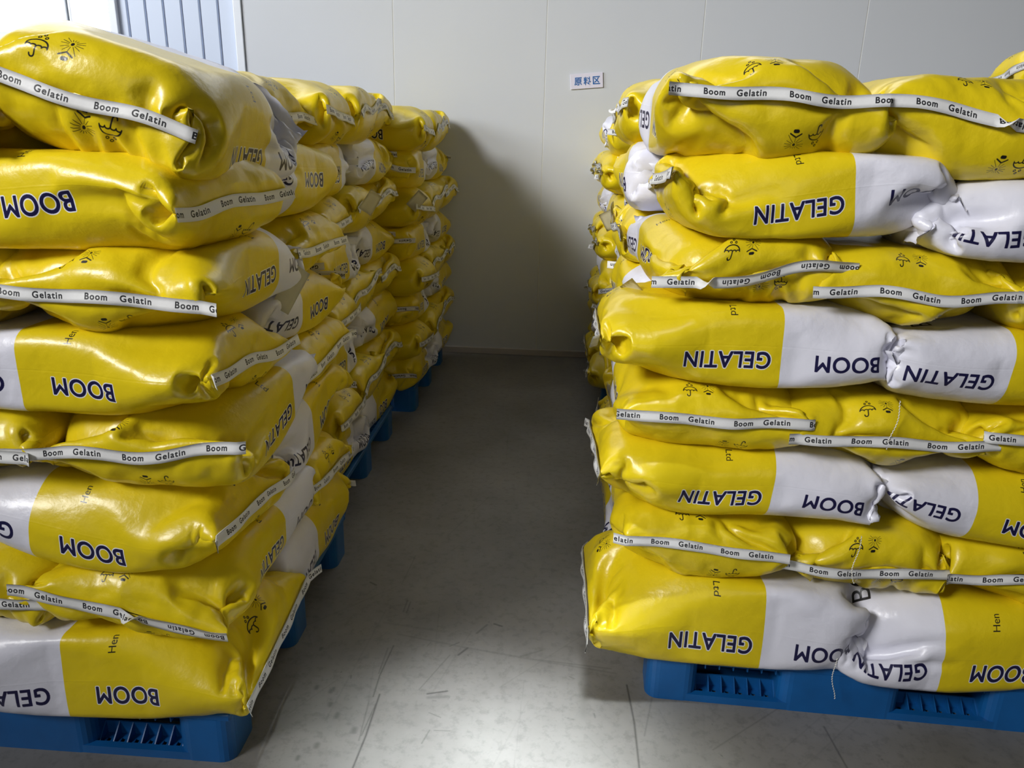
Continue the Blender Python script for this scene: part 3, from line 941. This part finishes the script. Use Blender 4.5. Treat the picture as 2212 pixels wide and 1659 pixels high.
for k, lst in even.items():
    for i, p in enumerate(lst):
        who = 'yellow sack end facing the camera beside the aisle' if i == 0 else 'yellow sack end at the left frame edge'
        near(p['seed'], p['cx'], 1.40 + .31, ZL[k - 1], ZL[k], 'tape_front', f'{who}, {ORD[k-1]} layer of the near left stack', GL,
             L=.63, W=p.get('W', .42), roll=0, pitch=0, dz=p.get('dz', 0), T=p.get('T'), seam_off=p['so'], seam_tilt=p['tilt'], lens=p.get('lens', 1.7),
             flips=p.get('flips', ()), ear=p.get('ear', .08), ext=p.get('ext', (.012, .012)), yaw=0)
        if p['roll']:
            bpy.context.scene.objects[-1]
            o = [ob for ob in COL.objects if ob.name.startswith('printed_sack') and ob.parent is None][-1]
            o.rotation_euler = (D(p['roll']), 0, D(-90)); o.rotation_mode = 'XYZ'
# side row of the near left stack
for k in range(1, 9):
    zb, zt = ZL[k - 1], ZL[k]
    if k % 2:
        near(60 + k, LX - .21 + .0 + rs.uniform(-.01, .01), 1.80 + .32, zb, zt, 'tape_back', f'sack with its long side to the aisle, {ORD[k-1]} layer of the near left stack', GL,
             nu=130, nv=110, taper=.15, crump=1.2, wdroop=rs.uniform(-.02, .01))
    else:
        near(60 + k, LX - .30 + rs.uniform(-.01, .02) - (.10 if k == 8 else 0), 2.01 + .20 + (.06 if k == 8 else 0), zb, zt - .01, 'tape_right', f'sack with its taped end to the aisle, {ORD[k-1]} layer of the near left stack', GL,
             nu=130, nv=110, seam_off=-.025, seam_tilt=rs.uniform(-.02, .03), crump=1.2, ear=.12)

# ---- near right stack
RX = .17
oddR = {
    1: dict(A=dict(x0=.125, L=.69, shape=10, mirror=0, seam_off=-.035, seam_tilt=.03, crump=1.1, ear=.16, ext=(.03, .06), droop=-.01), B=dict(dz=-.012)),
    3: dict(A=dict(x0=.120, L=.66, shape=7, mirror=0, seam_off=-.02, seam_tilt=.02, crump=1.15, ear=.10, ext=(.02, .02)), B=dict(dz=-.022)),
    5: dict(A=dict(x0=.110, L=.65, seam_off=-.015, seam_tilt=.01, crump=1.25, ear=.06, ext=(.0, .02)), B=dict(dz=-.022)),
    7: dict(A=dict(x0=.235, L=.615, seam_off=-.01, seam_tilt=.02, crump=1.05, ear=.05, ext=(.01, .02)), B=dict(dz=-.035, x1=1.40)),
}
for k, p in oddR.items():
    A, B = p['A'], p['B']
    x0, L = A.pop('x0'), A.pop('L')
    near(81 + k, x0 + L / 2, 1.925, ZR[k - 1], ZR[k], 'tape_left', f'long sack beside the aisle, {ORD[k-1]} layer of the near right stack', GR, L=L, W=.42, taper=.16, wdroop=-.012, yaw=0, **A)
    x1 = B.get('x1', 1.385)
    near(91 + k, x1 - .32, 1.905, ZR[k - 1], ZR[k] - .01, 'tape_right', f'long sack at the right frame edge, {ORD[k-1]} layer of the near right stack', GR, L=.655, W=.42, taper=.12,
         dz=B['dz'], crump=1.15, seam_off=-.01, wdroop=-.005, wear=.05)
evenR = {
    2: [dict(cx=.385, so=.0, tilt=-.012, seed=111, lens=2.2, ear=.02, ext=(.03, .0)), dict(cx=.785, so=-.012, tilt=-.006, seed=112, lens=1.5, ear=.08, dz=-.02, ext=(.0, .02)),
        dict(cx=1.195, so=.0, tilt=-.01, seed=113, dz=-.025, lens=1.7)],
    4: [dict(cx=.368, so=.002, tilt=-.010, seed=114, lens=1.8, ear=.06, ext=(.01, .01)), dict(cx=.775, so=-.012, tilt=-.006, seed=115, lens=1.45, ear=.11, dz=-.025, ext=(.02, .02)),
        dict(cx=1.19, so=.0, tilt=-.01, seed=116, dz=-.03, lens=1.7)],
    6: [dict(cx=.412, so=-.018, tilt=.022, seed=117, lens=1.6, ear=.08, flips=(-.45,), ext=(.0, .02), tape_up=False), dict(cx=.79, so=-.012, tilt=-.010, seed=118, lens=1.5, ear=.10, dz=-.03, ext=(.012, .01)),
        dict(cx=1.20, so=.0, tilt=-.01, seed=119, dz=-.035, lens=1.7)],
    8: [dict(cx=.430, so=.004, tilt=-.012, seed=120, lens=2.3, ear=.02, W=.43, T=.21, ext=(.02, .0)), dict(cx=.86, so=-.004, tilt=-.035, seed=121, lens=1.6, ear=.06, dz=-.03, T=.205, W=.44, ext=(.0, .02), flips=(.1,)),
        dict(cx=1.29, so=.0, tilt=.01, seed=122, dz=-.09, lens=1.7)],
}
WHO = ['yellow sack end facing the camera beside the aisle', 'yellow sack end in the middle of the front', 'yellow sack end at the right frame edge']
for k, lst in evenR.items():
    for i, p in enumerate(lst):
        near(p['seed'], p['cx'], 1.72 + .31 + (.0, .0, .0)[i], ZR[k - 1], ZR[k], 'tape_front', f'{WHO[i]}, {ORD[k-1]} layer of the near right stack', GR,
             L=.63, W=p.get('W', .408), dz=p.get('dz', 0), T=p.get('T'), seam_off=p['so'], seam_tilt=p['tilt'], lens=p['lens'], ear=p.get('ear', .08),
             flips=p.get('flips', ()), ext=p.get('ext', (.01, .01)), tape_up=p.get('tape_up', False))
for k in range(1, 9):
    zb, zt = ZR[k - 1], ZR[k]
    if k % 2:
        place_sack(POOL[k % 16], (RX + .21 + .01, 2.13 + .31, (zb + zt) / 2), (0, 0, D(90)), f'sack behind the front row beside the aisle, {ORD[k-1]} layer of the near right stack', GR)
    else:
        place_sack(POOL[k % 16], (RX + .31, 2.34 + .21, (zb + zt) / 2), (0, 0, D(180)), f'taped sack end beside the aisle at the back, {ORD[k-1]} layer of the near right stack', GR)


# ---- the stacks farther back
def far_stack(side, X, Y0, zs, where, group, first_long, pitchy=.40):
    """aisle column: long layers hold two sacks along the aisle, the others three ends to the aisle. X = aisle face, Y0 = front"""
    s = -1 if side == 'left' else 1
    n = 0
    for k in range(1, 9):
        zb, zt = zs[k - 1], zs[k]; zc = (zb + zt) / 2; sz = (zt - zb) * 1.08 / .19
        if (k % 2 == 1) == first_long:
            for j, (yy, way) in enumerate(((Y0 + .30, -90), (Y0 + .90, 90))):
                m = POOL[(k * 5 + j * 3 + n) % 16]
                place_sack(m, (X + s * (.21 + rs.uniform(-.015, .015)), yy, zc + rs.uniform(-.004, .004)), (D(rs.uniform(-3, 3)), 0, D(way + rs.uniform(-2, 2))),
                           f'sack lying along the aisle, {("front", "rear")[j]} half, {ORD[k-1]} layer of the {where} stack', group, (1, 1, sz))
        else:
            for j in range(3):
                m = POOL[(k * 7 + j * 5 + n) % 16]
                place_sack(m, (X + s * (.29 + rs.uniform(-.02, .03)), Y0 + .20 + j * .40, zc + rs.uniform(-.006, .004)), (D(rs.uniform(-4, 4)), 0, D((0 if side == 'left' else 180) + rs.uniform(-4, 4))),
                           f'sack with taped end to the aisle, {("front", "middle", "rear")[j]} one, {ORD[k-1]} layer of the {where} stack', group, (1, 1, sz))
        n += 1


far_stack('left', -.80, 2.49, ZL, 'middle left', 'sacks of the middle left stack', True)
far_stack('left', -.715, 3.74, Z3, 'far left', 'sacks of the far left stack', True)
far_stack('right', .215, 3.86, Z3, 'far right', 'sacks of the far right stack', False)
# middle right stack, only its aisle corner shows
for k in range(1, 9):
    zb, zt = ZR[k - 1], ZR[k]; zc = (zb + zt) / 2
    if k % 2 == 0:
        place_sack(POOL[(k * 5) % 16], (.27 + .21, 2.85 + .30, zc), (0, 0, D(-90)), f'sack end to the camera, {ORD[k-1]} layer of the middle right stack', 'sacks of the middle right stack')
    else:
        place_sack(POOL[(k * 3) % 16], (.26 + .30, 2.85 + .20, zc), (0, 0, D(180)), f'sack with taped end to the aisle, {ORD[k-1]} layer of the middle right stack', 'sacks of the middle right stack')
place_sack(POOL[5], (1.82, 3.0, 1.63), (D(5), D(-6), D(176)), 'bright yellow sack behind the right stack, cut by the right frame edge', 'sacks of the middle right stack')


# ------------------------------------------------------------------ loose threads and paper tags are parts of a sack
def near_sack(label_part):
    for o in COL.objects:
        if o.get('label') and label_part in o['label']: return o


def attach(name, me, parent, world_loc, rot=(0, 0, 0)):
    bpy.context.view_layer.update()
    o = link(name, me, None, parent)
    o.matrix_world = Matrix.LocRotScale(Vector(world_loc), Euler(rot), None)
    bpy.context.view_layer.update()
    o.matrix_parent_inverse = Matrix.Identity(4)
    o.matrix_basis = parent.matrix_world.inverted() @ Matrix.LocRotScale(Vector(world_loc), Euler(rot), None)
    return o


bpy.context.view_layer.update()
for lab, loc, ln, sd in (('long sack beside the aisle, bottom layer of the near right', (.735, 1.700, .205), .125, 1),
                         ('long sack beside the aisle, third layer of the near right', (.735, 1.690, .555), .13, 2),
                         ('long sack beside the aisle, fifth layer of the near right', (.765, 1.690, .895), .12, 3)):
    p = near_sack(lab); attach('stitch_thread', thread_mesh(ln, sd), p, loc)


def paper(w, h, seed):
    bm = bmesh.new(); n = 6
    g = [[bm.verts.new((w * (i / n - .5), .006 * math.sin(i * .9 + seed) * (j / n), -h * j / n)) for i in range(n + 1)] for j in range(n + 1)]
    for j in range(n):
        for i in range(n):
            bm.faces.new((g[j][i], g[j][i + 1], g[j + 1][i + 1], g[j + 1][i]))
    r = bmesh.ops.solidify(bm, geom=bm.faces[:], thickness=.0008)
    return finish(bm, 'paper_tag', smooth=True)


for lab, loc, w, h, rot in (('sack with its long side to the aisle, fifth layer of the near left', (-.655, 1.93, 1.10), .07, .12, (.25, .55, 1.25)),
                            ('end to the aisle, front one, sixth layer of the middle left', (-.70, 2.95, 1.21), .06, .085, (.1, .6, .9)),
                            ('end to the aisle, front one, sixth layer of the far left', (-.66, 3.72, 1.15), .06, .09, (.2, .7, .6)),
                            ('long sack beside the aisle, fifth layer of the near right', (.16, 1.90, 1.10), .05, .12, (.5, -.6, -.9)),
                            ('sack lying along the aisle, front half, sixth layer of the far right', (.20, 3.84, 1.08), .07, .09, (.1, -.5, -.4))):
    p = near_sack(lab)
    if p: 
        t = paper(w, h, 1); t.materials.append(M_TAG); attach('paper_tag', t, p, loc, rot)


# ------------------------------------------------------------------ pallets
def rounded_block(x0, x1, y0, y1, z0, z1, r=.03):
    bm = bmesh.new(); ring = []
    for cx, cy, a0 in ((x1 - r, y1 - r, 0), (x0 + r, y1 - r, 90), (x0 + r, y0 + r, 180), (x1 - r, y0 + r, 270)):
        for k in range(6):
            an = D(a0 + 90 * k / 5); ring.append((cx + r * math.cos(an), cy + r * math.sin(an)))
    lo = [bm.verts.new((x * 1.0, y, z0)) for x, y in ring]; hi = [bm.verts.new((x, y, z1)) for x, y in ring]
    bm.faces.new(lo[::-1]); bm.faces.new(hi)
    n = len(ring)
    for i in range(n): bm.faces.new((lo[i], lo[(i + 1) % n], hi[(i + 1) % n], hi[i]))
    return finish(bm, 'block', 0)


def perforated(x0, x1, y0, y1, z0, z1, nx, ny, rib):
    """a slab of crossing ribs with open cells, one part"""
    bm = bmesh.new()
    for i in range(nx + 1):
        x = x0 + (x1 - x0 - rib) * i / nx; box(bm, x, x + rib, y0, y1, z0, z1)
    for j in range(ny + 1):
        y = y0 + (y1 - y0 - rib) * j / ny; box(bm, x0, x1, y, y + rib, z0 + .0004, z1 - .0004)
    return finish(bm, 'grid')


def make_pallet(loc, rz, label):
    root = empty('plastic_pallet', loc, (0, 0, rz)); tag(root, label, 'pallet', 'blue plastic pallets under the sack stacks')
    W, Dp, H = 1.0, 1.0, .140
    bx = [(0, .135), (.345, .655), (.865, 1.0)]
    by = [(0, .14), (.43, .57), (.86, 1.0)]
    for i, (a, c) in enumerate(bx):
        for j, (e, f) in enumerate(by):
            me = rounded_block(a, c, e, f, 0, H - .018, .034)
            link('block', me, M_BLUE, root)
    for j, (e, f) in enumerate(by):        # bottom runners along the width, perforated between the blocks
        bm = bmesh.new(); box(bm, .10, .90, e + .001, e + .019, 0, .022); box(bm, .10, .90, f - .019, f - .001, 0, .022)
        for x0, x1 in ((.135, .345), (.655, .865)):
            for q in range(7):
                x = x0 + (x1 - x0 - .003) * q / 6
                vs = [bm.verts.new(p) for p in ((x, e + .018, .010), (x, e + .06, .010), (x, e + .06, .045), (x + .003, e + .018, .010), (x + .003, e + .06, .010), (x + .003, e + .06, .045))]
                bm.faces.new((vs[0], vs[1], vs[2])); bm.faces.new((vs[5], vs[4], vs[3])); bm.faces.new((vs[0], vs[2], vs[5], vs[3]))
            box(bm, x0, x1, e + .06, e + .064, .008, .045)
            # web with round holes is read as small dark discs: leave real gaps between strips
            st = .004
            for q in range(6):
                xa = x0 + (x1 - x0) * q / 6; w6 = (x1 - x0) / 6
                box(bm, xa, xa + w6 * .36, e + .018, e + .06, .006, .010); box(bm, xa + w6 * .64, xa + w6, e + .018, e + .06, .006, .010)
                box(bm, xa + w6 * .36, xa + w6 * .64, e + .018, e + .032, .006, .010); box(bm, xa + w6 * .36, xa + w6 * .64, e + .044, e + .06, .006, .010)
        me = finish(bm, 'runner'); link('runner', me, M_BLUE, root)
    link('deck_rim', (lambda bm: (box(bm, 0, 1, 0, .016, H - .020, H), box(bm, 0, 1, .984, 1, H - .020, H), box(bm, 0, .016, .016, .984, H - .020, H), box(bm, .984, 1, .016, .984, H - .020, H), finish(bm, 'deck_rim', .003, 1))[-1])(bmesh.new()), M_BLUE, root)
    g = perforated(.014, .986, .014, .986, H - .030, H - .002, 26, 22, .006); o = link('deck_grid', g, M_BLUE, root); o['kind'] = 'stuff'
    g = perforated(.135, .865, .14, .86, .004, .012, 22, 20, .014); o = link('bottom_grid', g, M_BLUE, root); o['kind'] = 'stuff'
    # ribbed lip hanging under the deck in the two front openings
    for x0, x1 in ((.150, .335), (.665, .855)):
        bm = bmesh.new(); box(bm, x0, x1, .03, .034, H - .040, H - .02)
        for q in range(6):
            x = x0 + (x1 - x0 - .003) * q / 5; box(bm, x, x + .003, .006, .03, H - .036, H - .02)
        box(bm, x0, x1, .012, .03, H - .030, H - .027)
        link('ribbed_lip', finish(bm, 'ribbed_lip'), M_BLUE, root)
    return root


make_pallet((-1.725, 1.432, 0), D(0), 'blue plastic pallet under the near left sack stack')
make_pallet((.275, 1.755, 0), D(-2.4), 'blue plastic pallet under the near right sack stack')
make_pallet((-1.80, 2.58, 0), 0, 'blue plastic pallet under the middle left sack stack')
make_pallet((-1.745, 3.86, 0), 0, 'blue plastic pallet under the far left sack stack')
make_pallet((.33, 2.90, 0), 0, 'blue plastic pallet under the middle right sack stack, mostly hidden')
make_pallet((.25, 4.03, 0), 0, 'blue plastic pallet under the far right sack stack')
